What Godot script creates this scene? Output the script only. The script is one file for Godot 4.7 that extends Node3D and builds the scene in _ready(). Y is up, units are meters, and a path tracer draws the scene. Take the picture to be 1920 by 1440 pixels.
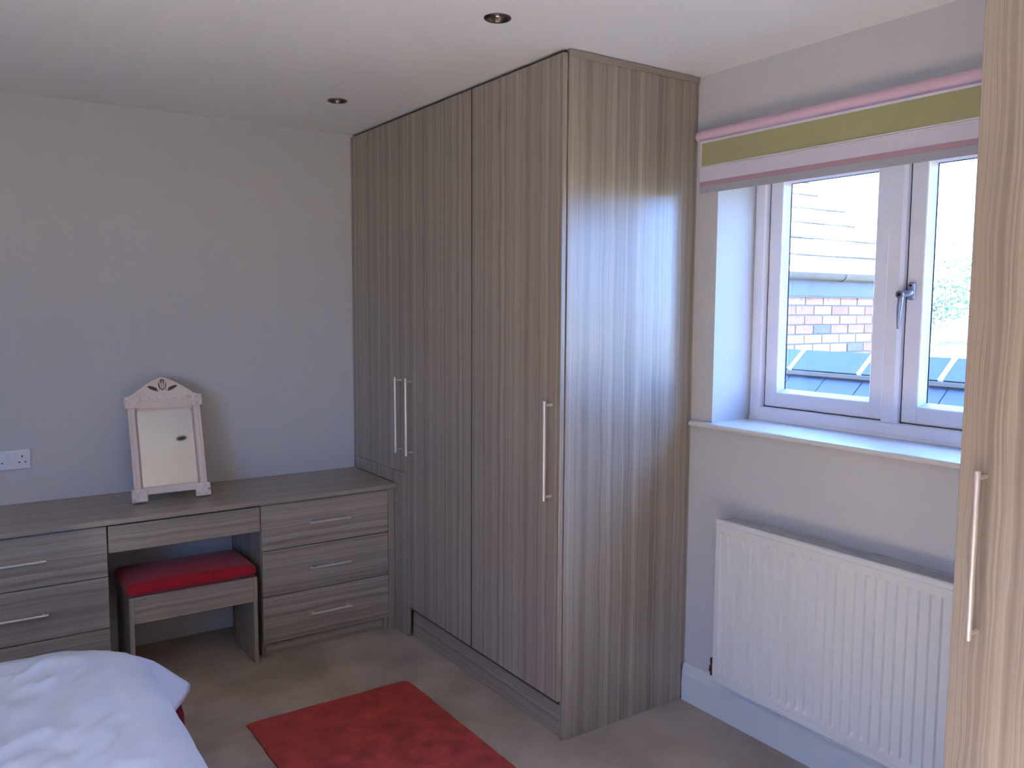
extends Node3D

# ---------------------------------------------------------------- dimensions (metres)
const WALL_X := 1.837      # inner face of the window wall
const LEFT_X := -2.15
const BACK_Z := 0.0
const FRONT_Z := 4.95
const CEIL_Y := 2.4
const DOOR_X := 1.2035     # face of the wardrobe doors
const TOP_Y := 0.713       # dressing table top
const DRAWER_Z := 0.478    # face of the drawers

var origin := Vector3.ZERO
var grain := 1
var uv_shift := Vector2.ZERO
var mats := {}
var rng := RandomNumberGenerator.new()

func _ready() -> void:
	rng.seed = 20240611
	# ---- camera
	var cam := Camera3D.new()
	cam.name = "camera"
	cam.transform = Transform3D(Basis(Vector3(0.82662582, 0.00547665, 0.56272529), Vector3(0.04732559, 0.99573388, -0.07921066), Vector3(-0.56075845, 0.09210888, 0.82284015)), Vector3(-0.538, 1.5468, 4.0125))
	cam.fov = 49.338
	cam.near = 0.05
	cam.far = 200.0
	cam.current = true
	add_child(cam)
	# ---- sky, exposure
	var env := Environment.new()
	env.background_mode = Environment.BG_SKY
	var sky := Sky.new()
	var sm := ProceduralSkyMaterial.new()
	sm.sky_top_color = Color(0.17, 0.38, 1.0).linear_to_srgb()
	sm.sky_horizon_color = Color(0.23, 0.47, 1.0).linear_to_srgb()
	sm.sky_curve = 0.12
	sm.ground_horizon_color = Color(0.5, 0.5, 0.5).linear_to_srgb()
	sm.ground_bottom_color = Color(0.3, 0.3, 0.3).linear_to_srgb()
	sm.sun_angle_max = 0.0
	sky.sky_material = sm
	env.sky = sky
	env.background_energy_multiplier = 8.3
	env.tonemap_mode = Environment.TONE_MAPPER_LINEAR
	env.tonemap_exposure = 3.05
	env.sdfgi_enabled = true
	env.ssao_enabled = true
	env.ssil_enabled = true
	var we := WorldEnvironment.new()
	we.name = "world_environment"
	we.environment = env
	add_child(we)
	# ---- sun
	var sun := DirectionalLight3D.new()
	sun.name = "sun"
	sun.look_at_from_position(Vector3(-0.79, 0.60, 0.09) * 10.0, Vector3.ZERO)
	sun.light_color = Color(1.0, 0.997, 0.985)
	sun.light_energy = 14.0
	sun.light_angular_distance = 0.6
	sun.shadow_enabled = true
	add_child(sun)

	make_materials()
	build_room()
	build_windows()
	build_wardrobes()
	build_dressing_table()
	build_bed()
	build_radiator()
	build_blind()
	build_stool()
	build_rug()
	build_mirror()
	build_socket()
	build_downlights()
	build_outside()

# ================================================================ mesh helpers
func new_st() -> SurfaceTool:
	var s := SurfaceTool.new()
	s.begin(Mesh.PRIMITIVE_TRIANGLES)
	s.set_smooth_group(-1)
	return s

func uv_of(p: Vector3, n: Vector3) -> Vector2:
	var a := n.abs()
	var m := 0
	if a.y >= a.x and a.y >= a.z:
		m = 1
	elif a.z >= a.x:
		m = 2
	var v := grain
	if m == grain:
		v = (grain + 1) % 3
	var u := 3 - m - v
	return Vector2(p[u] / 0.8, p[v] / 2.4) + uv_shift

func face(s: SurfaceTool, pts: Array, hint: Vector3) -> void:
	var c: Vector3 = (pts[1] - pts[0]).cross(pts[2] - pts[0])
	if c.length_squared() < 1e-18 and pts.size() == 4:
		c = (pts[2] - pts[0]).cross(pts[3] - pts[0])
	var q := pts
	if c.dot(hint) > 0.0:
		q = pts.duplicate()
		q.reverse()
	var n := c.normalized()
	for k in range(1, q.size() - 1):
		for i in [0, k, k + 1]:
			s.set_uv(uv_of(q[i], n))
			s.add_vertex(q[i] - origin)

func box(s: SurfaceTool, lo: Vector3, hi: Vector3, bev := 0.0015) -> void:
	var c := (lo + hi) * 0.5
	var h := (hi - lo) * 0.5
	bev = minf(bev, minf(h.x, minf(h.y, h.z)) * 0.6)
	for ax in 3:
		var a1 := (ax + 1) % 3
		var a2 := (ax + 2) % 3
		for sg in [-1.0, 1.0]:
			var n := Vector3.ZERO
			n[ax] = sg
			var pts := []
			for k in [[-1, -1], [1, -1], [1, 1], [-1, 1]]:
				var p := c
				p[ax] += sg * h[ax]
				p[a1] += k[0] * (h[a1] - bev)
				p[a2] += k[1] * (h[a2] - bev)
				pts.append(p)
			face(s, pts, n)
		if bev > 0.0:
			for s1 in [-1.0, 1.0]:
				for s2 in [-1.0, 1.0]:
					var pts := []
					for k in [[-1.0, 0], [1.0, 0], [1.0, 1], [-1.0, 1]]:
						var p := c
						p[ax] += k[0] * (h[ax] - bev)
						p[a1] += s1 * (h[a1] - (bev if k[1] == 0 else 0.0))
						p[a2] += s2 * (h[a2] - (0.0 if k[1] == 0 else bev))
						pts.append(p)
					var n := Vector3.ZERO
					n[a1] = s1
					n[a2] = s2
					face(s, pts, n)
	if bev > 0.0:
		for sx in [-1.0, 1.0]:
			for sy in [-1.0, 1.0]:
				for sz in [-1.0, 1.0]:
					var sg := Vector3(sx, sy, sz)
					face(s, [c + sg * Vector3(h.x, h.y - bev, h.z - bev), c + sg * Vector3(h.x - bev, h.y, h.z - bev), c + sg * Vector3(h.x - bev, h.y - bev, h.z)], sg)

# a box with rounded edges of radius r, smooth shaded
func soft_box(s: SurfaceTool, lo: Vector3, hi: Vector3, r: float, steps := 4, bulge := 0.0) -> void:
	var c := (lo + hi) * 0.5
	var h := (hi - lo) * 0.5
	r = minf(r, minf(h.x, minf(h.y, h.z)))
	s.set_smooth_group(0)
	var lists := []
	for ax in 3:
		var l := []
		for k in steps + 1:
			l.append(-h[ax] + r * float(k) / steps)
		var inner: float = h[ax] - r
		if inner > 0.001:
			for k in range(1, 6):
				l.append(-inner + 2.0 * inner * k / 6.0)
		for k in steps + 1:
			var v: float = h[ax] - r + r * float(k) / steps
			if v - l[-1] > 1e-6:
				l.append(v)
		lists.append(l)
	for ax in 3:
		var a1 := (ax + 1) % 3
		var a2 := (ax + 2) % 3
		for sg in [-1.0, 1.0]:
			var hint := Vector3.ZERO
			hint[ax] = sg
			var rows := []
			for u in lists[a1]:
				var row := []
				for v in lists[a2]:
					var q := Vector3.ZERO
					q[ax] = sg * h[ax]
					q[a1] = u
					q[a2] = v
					var inner := Vector3(clampf(q.x, -h.x + r, h.x - r), clampf(q.y, -h.y + r, h.y - r), clampf(q.z, -h.z + r, h.z - r))
					var p := inner + (q - inner).normalized() * r
					if bulge > 0.0 and p.y > 0.0:
						p.y += bulge * (1.0 - pow(p.x / h.x, 2.0)) * (1.0 - pow(p.z / h.z, 2.0))
					row.append(c + p)
				rows.append(row)
			for i in rows.size() - 1:
				for j in rows[i].size() - 1:
					face(s, [rows[i][j], rows[i + 1][j], rows[i + 1][j + 1], rows[i][j + 1]], hint + (rows[i][j] - c).normalized() * 0.3)
	s.set_smooth_group(-1)

func tube(s: SurfaceTool, pts: Array, r: float, seg := 10, caps := true) -> void:
	var rings := []
	for i in pts.size():
		var d: Vector3 = (pts[mini(i + 1, pts.size() - 1)] - pts[maxi(i - 1, 0)]).normalized()
		var e := Vector3.UP if absf(d.y) < 0.9 else Vector3.RIGHT
		var a := d.cross(e).normalized()
		var b := d.cross(a).normalized()
		var ring := []
		for k in seg:
			var t := TAU * k / seg
			ring.append(pts[i] + (a * cos(t) + b * sin(t)) * r)
		rings.append(ring)
	s.set_smooth_group(0)
	for i in pts.size() - 1:
		for k in seg:
			var k2 := (k + 1) % seg
			face(s, [rings[i][k], rings[i][k2], rings[i + 1][k2], rings[i + 1][k]], (rings[i][k] + rings[i][k2]) * 0.5 - pts[i])
	s.set_smooth_group(-1)
	if caps:
		face(s, rings[0], pts[0] - pts[1])
		face(s, rings[-1], pts[-1] - pts[-2])

# profile of Vector2(radius, height) turned round an axis through c along up
func lathe(s: SurfaceTool, prof: Array, c: Vector3, seg := 24, up := Vector3.UP, smooth := true) -> void:
	var e := Vector3.RIGHT if absf(up.x) < 0.9 else Vector3.BACK
	var a := up.cross(e).normalized()
	var b := up.cross(a).normalized()
	if smooth:
		s.set_smooth_group(0)
	for i in prof.size() - 1:
		var p: Vector2 = prof[i]
		var q: Vector2 = prof[i + 1]
		var out := Vector2(q.y - p.y, p.x - q.x)
		for k in seg:
			var t0 := TAU * k / seg
			var t1 := TAU * (k + 1) / seg
			var d0 := a * cos(t0) + b * sin(t0)
			var d1 := a * cos(t1) + b * sin(t1)
			var hint := (d0 + d1) * 0.5 * out.x + up * out.y
			var pts := [c + d0 * p.x + up * p.y, c + d1 * p.x + up * p.y, c + d1 * q.x + up * q.y, c + d0 * q.x + up * q.y]
			if p.x < 1e-6:
				pts.remove_at(1)
			elif q.x < 1e-6:
				pts.remove_at(3)
			face(s, pts, hint)
	s.set_smooth_group(-1)

# a flat outline (x, y) given thickness from z0 to z1
func plate(s: SurfaceTool, outline: PackedVector2Array, z0: float, z1: float) -> void:
	var idx := Geometry2D.triangulate_polygon(outline)
	var mid := Vector2.ZERO
	for p in outline:
		mid += p / outline.size()
	for k in range(0, idx.size(), 3):
		for zz in [[z0, -1.0], [z1, 1.0]]:
			var pts := []
			for j in 3:
				var p := outline[idx[k + j]]
				pts.append(Vector3(p.x, p.y, zz[0]))
			face(s, pts, Vector3(0, 0, zz[1]))
	var ccw := 0.0
	for i in outline.size():
		var p := outline[i]
		var q := outline[(i + 1) % outline.size()]
		ccw += p.x * q.y - q.x * p.y
	for i in outline.size():
		var p := outline[i]
		var q := outline[(i + 1) % outline.size()]
		var n := Vector2(q.y - p.y, p.x - q.x) * signf(ccw)
		face(s, [Vector3(p.x, p.y, z0), Vector3(q.x, q.y, z0), Vector3(q.x, q.y, z1), Vector3(p.x, p.y, z1)], Vector3(n.x, n.y, 0))

func thing(called: String, label: String, category: String, at := Vector3.ZERO, group := "") -> Node3D:
	var o := Node3D.new()
	o.name = called
	o.position = at
	add_child(o, true)
	tag(o, label, category, group)
	origin = at
	return o

func tag(o: Node, label: String, category: String, group := "") -> void:
	o.set_meta("label", label)
	o.set_meta("category", category)
	if group != "":
		o.set_meta("group", group)

func part(parent: Node, called: String, s: SurfaceTool, m: Material, label := "") -> MeshInstance3D:
	s.generate_normals()
	var o := MeshInstance3D.new()
	o.name = called
	o.mesh = s.commit()
	o.mesh.surface_set_material(0, m)
	o.cast_shadow = GeometryInstance3D.SHADOW_CASTING_SETTING_DOUBLE_SIDED
	parent.add_child(o, true)
	if label != "":
		o.set_meta("label", label)
	return o

func structure(called: String, s: SurfaceTool, m: Material, label: String, category: String) -> MeshInstance3D:
	var o := part(self, called, s, m)
	o.set_meta("kind", "structure")
	tag(o, label, category)
	return o

func vary() -> void:
	uv_shift = Vector2(rng.randf(), rng.randf())

# ================================================================ materials
func plain(key: String, c: Color, rough: float, metal := 0.0) -> StandardMaterial3D:
	var m := StandardMaterial3D.new()
	m.resource_name = key
	m.albedo_color = c
	m.roughness = rough
	m.metallic = metal
	mats[key] = m
	return m

func noise(sd: int, freq: float, oct := 3) -> FastNoiseLite:
	var n := FastNoiseLite.new()
	n.seed = sd
	n.noise_type = FastNoiseLite.TYPE_SIMPLEX_SMOOTH
	n.frequency = freq
	n.fractal_octaves = oct
	return n

# laminate: streaks that run the length of the board
func wood_image() -> Image:
	var w := 1024
	var h := 1024
	var bands := noise(3, 1.0, 3)
	var fine := noise(5, 1.0, 2)
	var warp := noise(7, 1.0, 2)
	var fade := noise(9, 1.0, 2)
	var prof := PackedFloat32Array()
	prof.resize(w)
	for x in w:
		var a := TAU * x / w
		var r := Vector2(cos(a), sin(a))
		var broad := bands.get_noise_2d(r.x * 2.2, r.y * 2.2)
		var mid := bands.get_noise_2d(r.x * 9.0 + 40.0, r.y * 9.0)
		var thin := fine.get_noise_2d(r.x * 60.0, r.y * 60.0)
		prof[x] = 0.26 * broad + 0.22 * mid + 0.20 * thin
	# thin dark growth lines, at uneven spacing
	var lines := RandomNumberGenerator.new()
	lines.seed = 12
	var x := 0
	while x < w:
		var d := 0.08 + 0.28 * lines.randf()
		var wd := 1 if lines.randf() < 0.6 else 2
		for k in wd + 2:
			prof[(x + k) % w] -= d * (1.0 if k > 0 and k < wd + 1 else 0.4)
		x += 14 + lines.randi() % 44
	var data := PackedByteArray()
	data.resize(w * h * 3)
	var dark := Color(0.435, 0.383, 0.330)
	var lite := Color(0.785, 0.732, 0.660)
	for y in h:
		var b := TAU * y / h
		var cy := cos(b)
		var sy := sin(b)
		for xx in w:
			var shift := 9.0 * warp.get_noise_3d(xx * 0.012, cy * 1.2, sy * 1.2)
			var fx := fposmod(xx + shift, w)
			var i0 := int(fx) % w
			var f := fx - floorf(fx)
			var v := prof[i0] * (1.0 - f) + prof[(i0 + 1) % w] * f
			v *= 0.75 + 0.5 * (0.5 + fade.get_noise_3d(xx * 0.02, cy * 2.0, sy * 2.0))
			v += 0.05 * fine.get_noise_3d(xx * 0.9, cy * 26.0, sy * 26.0)
			var t := clampf(0.52 + v, 0.0, 1.0)
			var o := (y * w + xx) * 3
			data[o] = int(255.0 * lerpf(dark.r, lite.r, t))
			data[o + 1] = int(255.0 * lerpf(dark.g, lite.g, t))
			data[o + 2] = int(255.0 * lerpf(dark.b, lite.b, t))
	return Image.create_from_data(w, h, false, Image.FORMAT_RGB8, data)

func speckle(size: int, sd: int, base: Color, coarse_amp: float, fine_amp: float, coarse_freq: float, tint := Color(1, 1, 1)) -> ImageTexture:
	var c := noise(sd, coarse_freq, 3)
	var r := RandomNumberGenerator.new()
	r.seed = sd
	var data := PackedByteArray()
	data.resize(size * size * 3)
	for y in size:
		for x in size:
			# blend the noise across the seam so that it tiles
			var fx := float(x) / size
			var fy := float(y) / size
			var v := lerpf(lerpf(c.get_noise_2d(x, y), c.get_noise_2d(x - size, y), fx), lerpf(c.get_noise_2d(x, y - size), c.get_noise_2d(x - size, y - size), fx), fy)
			var g := 1.0 + coarse_amp * v * 2.0 + fine_amp * (r.randf() - 0.5)
			var o := (y * size + x) * 3
			data[o] = clampi(int(255.0 * base.r * (1.0 + (g - 1.0) * tint.r)), 0, 255)
			data[o + 1] = clampi(int(255.0 * base.g * (1.0 + (g - 1.0) * tint.g)), 0, 255)
			data[o + 2] = clampi(int(255.0 * base.b * (1.0 + (g - 1.0) * tint.b)), 0, 255)
	return ImageTexture.create_from_image(Image.create_from_data(size, size, false, Image.FORMAT_RGB8, data))

func textured(key: String, tex: Texture2D, scale: float, rough: float, relief := 0.0, relief_tex: Texture2D = null) -> StandardMaterial3D:
	var m := plain(key, Color.WHITE, rough)
	m.albedo_texture = tex
	m.uv1_triplanar = true
	m.uv1_world_triplanar = true
	m.uv1_scale = Vector3.ONE * scale
	if relief > 0.0:
		m.heightmap_enabled = true
		m.heightmap_texture = relief_tex if relief_tex else tex
		m.heightmap_scale = relief
	return m

func make_materials() -> void:
	var wood := plain("wood_laminate", Color.WHITE, 0.29)
	wood.albedo_texture = ImageTexture.create_from_image(wood_image())
	wood.metallic_specular = 0.66
	plain("wall_paint", Color(0.785, 0.775, 0.768), 0.75)
	plain("reveal_paint", Color(0.80, 0.78, 0.77), 0.7)
	plain("ceiling_paint", Color(0.93, 0.928, 0.925), 0.85)
	plain("white_gloss", Color(0.86, 0.85, 0.83), 0.32)
	plain("upvc", Color(0.94, 0.93, 0.945), 0.28)
	plain("gasket", Color(0.06, 0.06, 0.07), 0.6)
	plain("gap_shade", Color(0.20, 0.16, 0.14), 0.6)  # dark colour for the shade painted into the door gap
	plain("carcass_board", Color(0.30, 0.26, 0.23), 0.6)
	plain("steel", Color(0.88, 0.85, 0.82), 0.36, 0.55)
	plain("chrome", Color(0.66, 0.67, 0.74), 0.33, 0.8)
	plain("nickel", Color(0.46, 0.40, 0.37), 0.30, 1.0)
	plain("lamp_face", Color(0.45, 0.44, 0.42), 0.15, 0.6)
	plain("copper", Color(0.40, 0.22, 0.18), 0.4, 0.7)
	plain("radiator_white", Color(0.86, 0.85, 0.83), 0.35)
	plain("grille_white", Color(0.70, 0.70, 0.71), 0.5)
	plain("dark_slot", Color(0.03, 0.03, 0.03), 0.8)
	plain("socket_white", Color(0.88, 0.88, 0.90), 0.35)
	plain("limed_wood", Color(0.90, 0.83, 0.77), 0.6)
	plain("limed_wood_stud", Color(0.93, 0.89, 0.88), 0.2)
	plain("limed_wood_brown", Color(0.76, 0.66, 0.62), 0.6)
	plain("carving_dark", Color(0.34, 0.30, 0.25), 0.7)
	plain("strut_wood", Color(0.40, 0.27, 0.21), 0.6)
	plain("mirror_silver", Color(0.71, 0.73, 0.755), 0.03, 1.0)
	var g := plain("glass", Color(0.95, 0.97, 1.0, 0.04), 0.02)
	g.transparency = BaseMaterial3D.TRANSPARENCY_ALPHA
	plain("blind_pink", Color(0.87, 0.735, 0.785), 0.45)
	plain("blind_white", Color(0.86, 0.84, 0.85), 0.6)
	var gr := plain("blind_green", Color(0.66, 0.645, 0.47), 0.8)
	gr.backlight_enabled = true
	gr.backlight = Color(0.25, 0.25, 0.25)
	var sh := plain("blind_sheer", Color(0.84, 0.82, 0.86), 0.8)
	sh.backlight_enabled = true
	sh.backlight = Color(0.5, 0.5, 0.5)
	var sp := plain("blind_hem_pink", Color(0.71, 0.57, 0.61), 0.6)
	sp.backlight_enabled = true
	sp.backlight = Color(0.2, 0.2, 0.2)
	var hm := plain("blind_hem_grey", Color(0.66, 0.66, 0.69), 0.8)
	hm.backlight_enabled = true
	hm.backlight = Color(0.3, 0.3, 0.3)
	plain("roof_deck", Color(0.20, 0.18, 0.17), 0.95)
	# soft furnishings
	var pile := speckle(512, 21, Color(0.5, 0.5, 0.5), 0.1, 0.9, 0.2)
	var carpet := textured("carpet", carpet_texture(), 0.5, 0.95)
	carpet.rim_enabled = true
	carpet.rim = 0.25
	textured("rug_pile", speckle(512, 33, Color(0.70, 0.265, 0.235), 0.16, 0.18, 0.012), 1.3, 0.95)
	var velvet := textured("velvet_red", speckle(256, 35, Color(0.64, 0.05, 0.11), 0.12, 0.10, 0.03), 3.0, 0.9)
	velvet.rim_enabled = true
	velvet.rim = 0.3
	velvet.rim_tint = 0.8
	plain("bed_red", Color(0.50, 0.05, 0.07), 0.9)
	textured("duvet_cotton", speckle(512, 37, Color(0.86, 0.855, 0.86), 0.03, 0.02, 0.008), 1.0, 0.9)
	# outside
	plain("mortar", Color(0.42, 0.38, 0.35), 0.95)
	for k in 5:
		var bc: Color = [Color(0.60, 0.41, 0.31), Color(0.64, 0.45, 0.34), Color(0.56, 0.38, 0.29), Color(0.62, 0.47, 0.37), Color(0.42, 0.36, 0.33)][k]
		textured("brick_%d" % k, speckle(128, 50 + k, bc, 0.10, 0.14, 0.05), 3.0, 0.95)
	for k in 3:
		var v: float = [0.40, 0.44, 0.36][k]
		textured("roof_tile_%d" % k, speckle(128, 60 + k, Color(v, v * 0.95, v * 0.90), 0.06, 0.10, 0.05), 2.0, 0.9)
		var sl: float = [0.125, 0.145, 0.115][k]
		textured("slate_%d" % k, speckle(128, 70 + k, Color(sl, sl * 1.03, sl * 1.35), 0.10, 0.20, 0.06), 2.0, 0.40)
	plain("fascia_grey", Color(0.26, 0.27, 0.28), 0.5)
	plain("gutter_brown", Color(0.24, 0.21, 0.21), 0.4)
	plain("lime_joint", Color(0.90, 0.86, 0.80), 0.9)
	plain("moss_mortar", Color(0.42, 0.37, 0.30), 0.95)
	plain("leaf_pale", Color(0.34, 0.46, 0.33), 0.7)
	plain("bark", Color(0.45, 0.40, 0.36), 0.9)
	textured("field", speckle(256, 81, Color(0.42, 0.43, 0.33), 0.10, 0.08, 0.03), 0.2, 0.95)
	plain("render_wall", Color(0.70, 0.62, 0.56), 0.9)

func carpet_texture() -> ImageTexture:
	var size := 1024
	var cells := FastNoiseLite.new()
	cells.seed = 4
	cells.noise_type = FastNoiseLite.TYPE_CELLULAR
	cells.cellular_return_type = FastNoiseLite.RETURN_CELL_VALUE
	cells.cellular_distance_function = FastNoiseLite.DISTANCE_MANHATTAN
	cells.frequency = 0.006
	var c := noise(5, 0.006, 4)
	var r := RandomNumberGenerator.new()
	r.seed = 6
	var data := PackedByteArray()
	data.resize(size * size * 3)
	for y in size:
		for x in size:
			var fx := clampf((float(x) - size * 0.75) / (size * 0.25), 0.0, 1.0)
			var fy := clampf((float(y) - size * 0.75) / (size * 0.25), 0.0, 1.0)
			var v := 0.0
			for k in [[x, y, (1 - fx) * (1 - fy)], [x - size, y, fx * (1 - fy)], [x, y - size, (1 - fx) * fy], [x - size, y - size, fx * fy]]:
				if k[2] > 0.0:
					v += k[2] * (0.035 * cells.get_noise_2d(k[0], k[1]) + 0.13 * c.get_noise_2d(k[0], k[1]))
			v += 0.10 * (r.randf() - 0.5)
			var o := (y * size + x) * 3
			data[o] = int(255.0 * clampf(0.685 * (1.0 + v), 0, 1))
			data[o + 1] = int(255.0 * clampf(0.62 * (1.0 + v * 1.05), 0, 1))
			data[o + 2] = int(255.0 * clampf(0.55 * (1.0 + v * 1.15), 0, 1))
	return ImageTexture.create_from_image(Image.create_from_data(size, size, false, Image.FORMAT_RGB8, data))

# ================================================================ the room
func wall_with_opening(s: SurfaceTool, x0: float, x1: float, z0: float, z1: float, oz0: float, oz1: float, oy0: float, oy1: float) -> void:
	var top := CEIL_Y + 0.12
	box(s, Vector3(x0, -0.1, z0), Vector3(x1, top, oz0), 0.0)
	box(s, Vector3(x0, -0.1, oz1), Vector3(x1, top, z1), 0.0)
	box(s, Vector3(x0, -0.1, oz0), Vector3(x1, oy0, oz1), 0.0)
	box(s, Vector3(x0, oy1, oz0), Vector3(x1, top, oz1), 0.0)

func build_room() -> void:
	origin = Vector3.ZERO
	var s := new_st()
	box(s, Vector3(LEFT_X, -0.1, BACK_Z), Vector3(WALL_X, 0.0, FRONT_Z), 0.0)
	structure("floor", s, mats.carpet, "beige short pile carpet covering the bedroom floor", "carpet")
	s = new_st()
	box(s, Vector3(LEFT_X - 0.3, -0.1, BACK_Z - 0.3), Vector3(WALL_X + 0.3, CEIL_Y + 0.12, BACK_Z), 0.0)
	structure("wall_back", s, mats.wall_paint, "taupe painted wall behind the dressing table", "wall")
	s = new_st()
	wall_with_opening(s, WALL_X, WALL_X + 0.3, BACK_Z, FRONT_Z + 0.3, 1.862, 3.010, 1.098, 2.13)
	structure("wall_right", s, mats.wall_paint, "taupe painted wall with the window opening", "wall")
	s = new_st()
	wall_with_opening(s, LEFT_X - 0.3, LEFT_X, BACK_Z, FRONT_Z + 0.3, 2.95, 4.75, 0.85, 2.13)
	structure("wall_left", s, mats.wall_paint, "taupe painted wall beside the bed", "wall")
	s = new_st()
	box(s, Vector3(LEFT_X, -0.1, FRONT_Z), Vector3(WALL_X, CEIL_Y + 0.12, FRONT_Z + 0.3), 0.0)
	structure("wall_front", s, mats.wall_paint, "taupe painted wall facing the dressing table", "wall")
	# ceiling, with holes for the downlights
	var c := CSGBox3D.new()
	c.name = "ceiling"
	c.size = Vector3(WALL_X - LEFT_X, 0.12, FRONT_Z - BACK_Z)
	c.position = Vector3((WALL_X + LEFT_X) / 2, CEIL_Y + 0.06, (FRONT_Z + BACK_Z) / 2)
	c.material = mats.ceiling_paint
	c.set_meta("kind", "structure")
	tag(c, "white painted ceiling", "ceiling")
	for at in downlight_spots():
		var hole := CSGCylinder3D.new()
		hole.name = "hole"
		hole.operation = CSGShape3D.OPERATION_SUBTRACTION
		hole.radius = 0.033
		hole.height = 0.14
		hole.sides = 32
		hole.material = mats.ceiling_paint
		hole.position = Vector3(at.x, CEIL_Y - 0.02, at.y) - c.position
		c.add_child(hole, true)
	add_child(c)
	# the roof over the room, with eaves beyond both outer walls
	s = new_st()
	box(s, Vector3(LEFT_X - 0.55, CEIL_Y + 0.121, BACK_Z - 0.3), Vector3(WALL_X + 0.72, CEIL_Y + 0.24, FRONT_Z + 0.3), 0.0)
	structure("roof_slab", s, mats.mortar, "eaves of the house above the window", "roof")
	# skirting with a moulded top
	baseboard("baseboard_right", Vector3(WALL_X, 0, 1.757), Vector3(WALL_X, 0, 3.108), Vector3(-1, 0, 0), "white moulded skirting board under the radiator")
	baseboard("baseboard_back", Vector3(-0.038, 0, BACK_Z), Vector3(0.560, 0, BACK_Z), Vector3(0, 0, 1), "white moulded skirting board inside the kneehole")

func baseboard(called: String, a: Vector3, b: Vector3, out: Vector3, label: String) -> void:
	origin = Vector3.ZERO
	var prof := [Vector2(0, 0), Vector2(0.018, 0), Vector2(0.018, 0.108), Vector2(0.016, 0.117), Vector2(0.0125, 0.122), Vector2(0.0115, 0.128), Vector2(0.009, 0.138), Vector2(0.006, 0.145), Vector2(0.0, 0.147)]
	var s := new_st()
	for i in prof.size():
		var p: Vector2 = prof[i]
		var q: Vector2 = prof[(i + 1) % prof.size()]
		var n := out * (q.y - p.y) + Vector3.UP * (p.x - q.x)
		face(s, [a + out * p.x + Vector3.UP * p.y, b + out * p.x + Vector3.UP * p.y, b + out * q.x + Vector3.UP * q.y, a + out * q.x + Vector3.UP * q.y], n)
	for e in [[a, a - b], [b, b - a]]:
		var pts := []
		for p in prof:
			pts.append(e[0] + out * p.x + Vector3.UP * p.y)
		face(s, pts, e[1])
	structure(called, s, mats.white_gloss, label, "skirting board")

# ---------------------------------------------------------------- windows
func build_windows() -> void:
	var right := window_unit("window_1", "white double casement window looking onto the roofs", 1.148, 1.005, true)
	right.position = Vector3(WALL_X + 0.208, 1.122, 1.862)
	var left := window_unit("window_2", "white casement window in the wall beside the bed", 1.8, 1.28, false)
	left.position = Vector3(LEFT_X - 0.208, 0.85, 4.75)
	left.rotation.y = PI
	# window board with a rounded nose
	origin = Vector3.ZERO
	var s := new_st()
	var pts := [Vector2(WALL_X + 0.21, 1.098), Vector2(WALL_X - 0.026, 1.098)]
	for k in 7:
		var t := -PI / 2 - PI * k / 6.0
		pts.append(Vector2(WALL_X - 0.026 + cos(t) * 0.0095, 1.1075 + sin(t) * 0.0095))
	pts.append(Vector2(WALL_X + 0.21, 1.117))
	# in the opening, and the horned nose in front of the wall
	for zz in [[1.862, 3.010, 0], [1.776, 3.096, 1]]:
		var q := []
		for p in pts:
			q.append(Vector2(p.x if zz[2] == 0 else minf(p.x, WALL_X), p.y))
		if zz[2] == 0:
			q = [Vector2(WALL_X, 1.098), Vector2(WALL_X, 1.117), Vector2(WALL_X + 0.21, 1.117), Vector2(WALL_X + 0.21, 1.098)]
		var mid := Vector2(WALL_X + (0.1 if zz[2] == 0 else -0.01), 1.1075)
		for i in q.size():
			var a: Vector2 = q[i]
			var b: Vector2 = q[(i + 1) % q.size()]
			if a.is_equal_approx(b):
				continue
			var n := (a + b) * 0.5 - mid
			var nn := Vector2(b.y - a.y, a.x - b.x)
			nn *= signf(nn.dot(n))
			face(s, [Vector3(a.x, a.y, zz[0]), Vector3(b.x, b.y, zz[0]), Vector3(b.x, b.y, zz[1]), Vector3(a.x, a.y, zz[1])], Vector3(nn.x, nn.y, 0))
		for e in [0, 1]:
			var cap := []
			for p in q:
				cap.append(Vector3(p.x, p.y, zz[e]))
			face(s, cap, Vector3(0, 0, -1 if e == 0 else 1))
	structure("trim_1", s, mats.white_gloss, "white window board with a rounded nose", "window sill")

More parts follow.
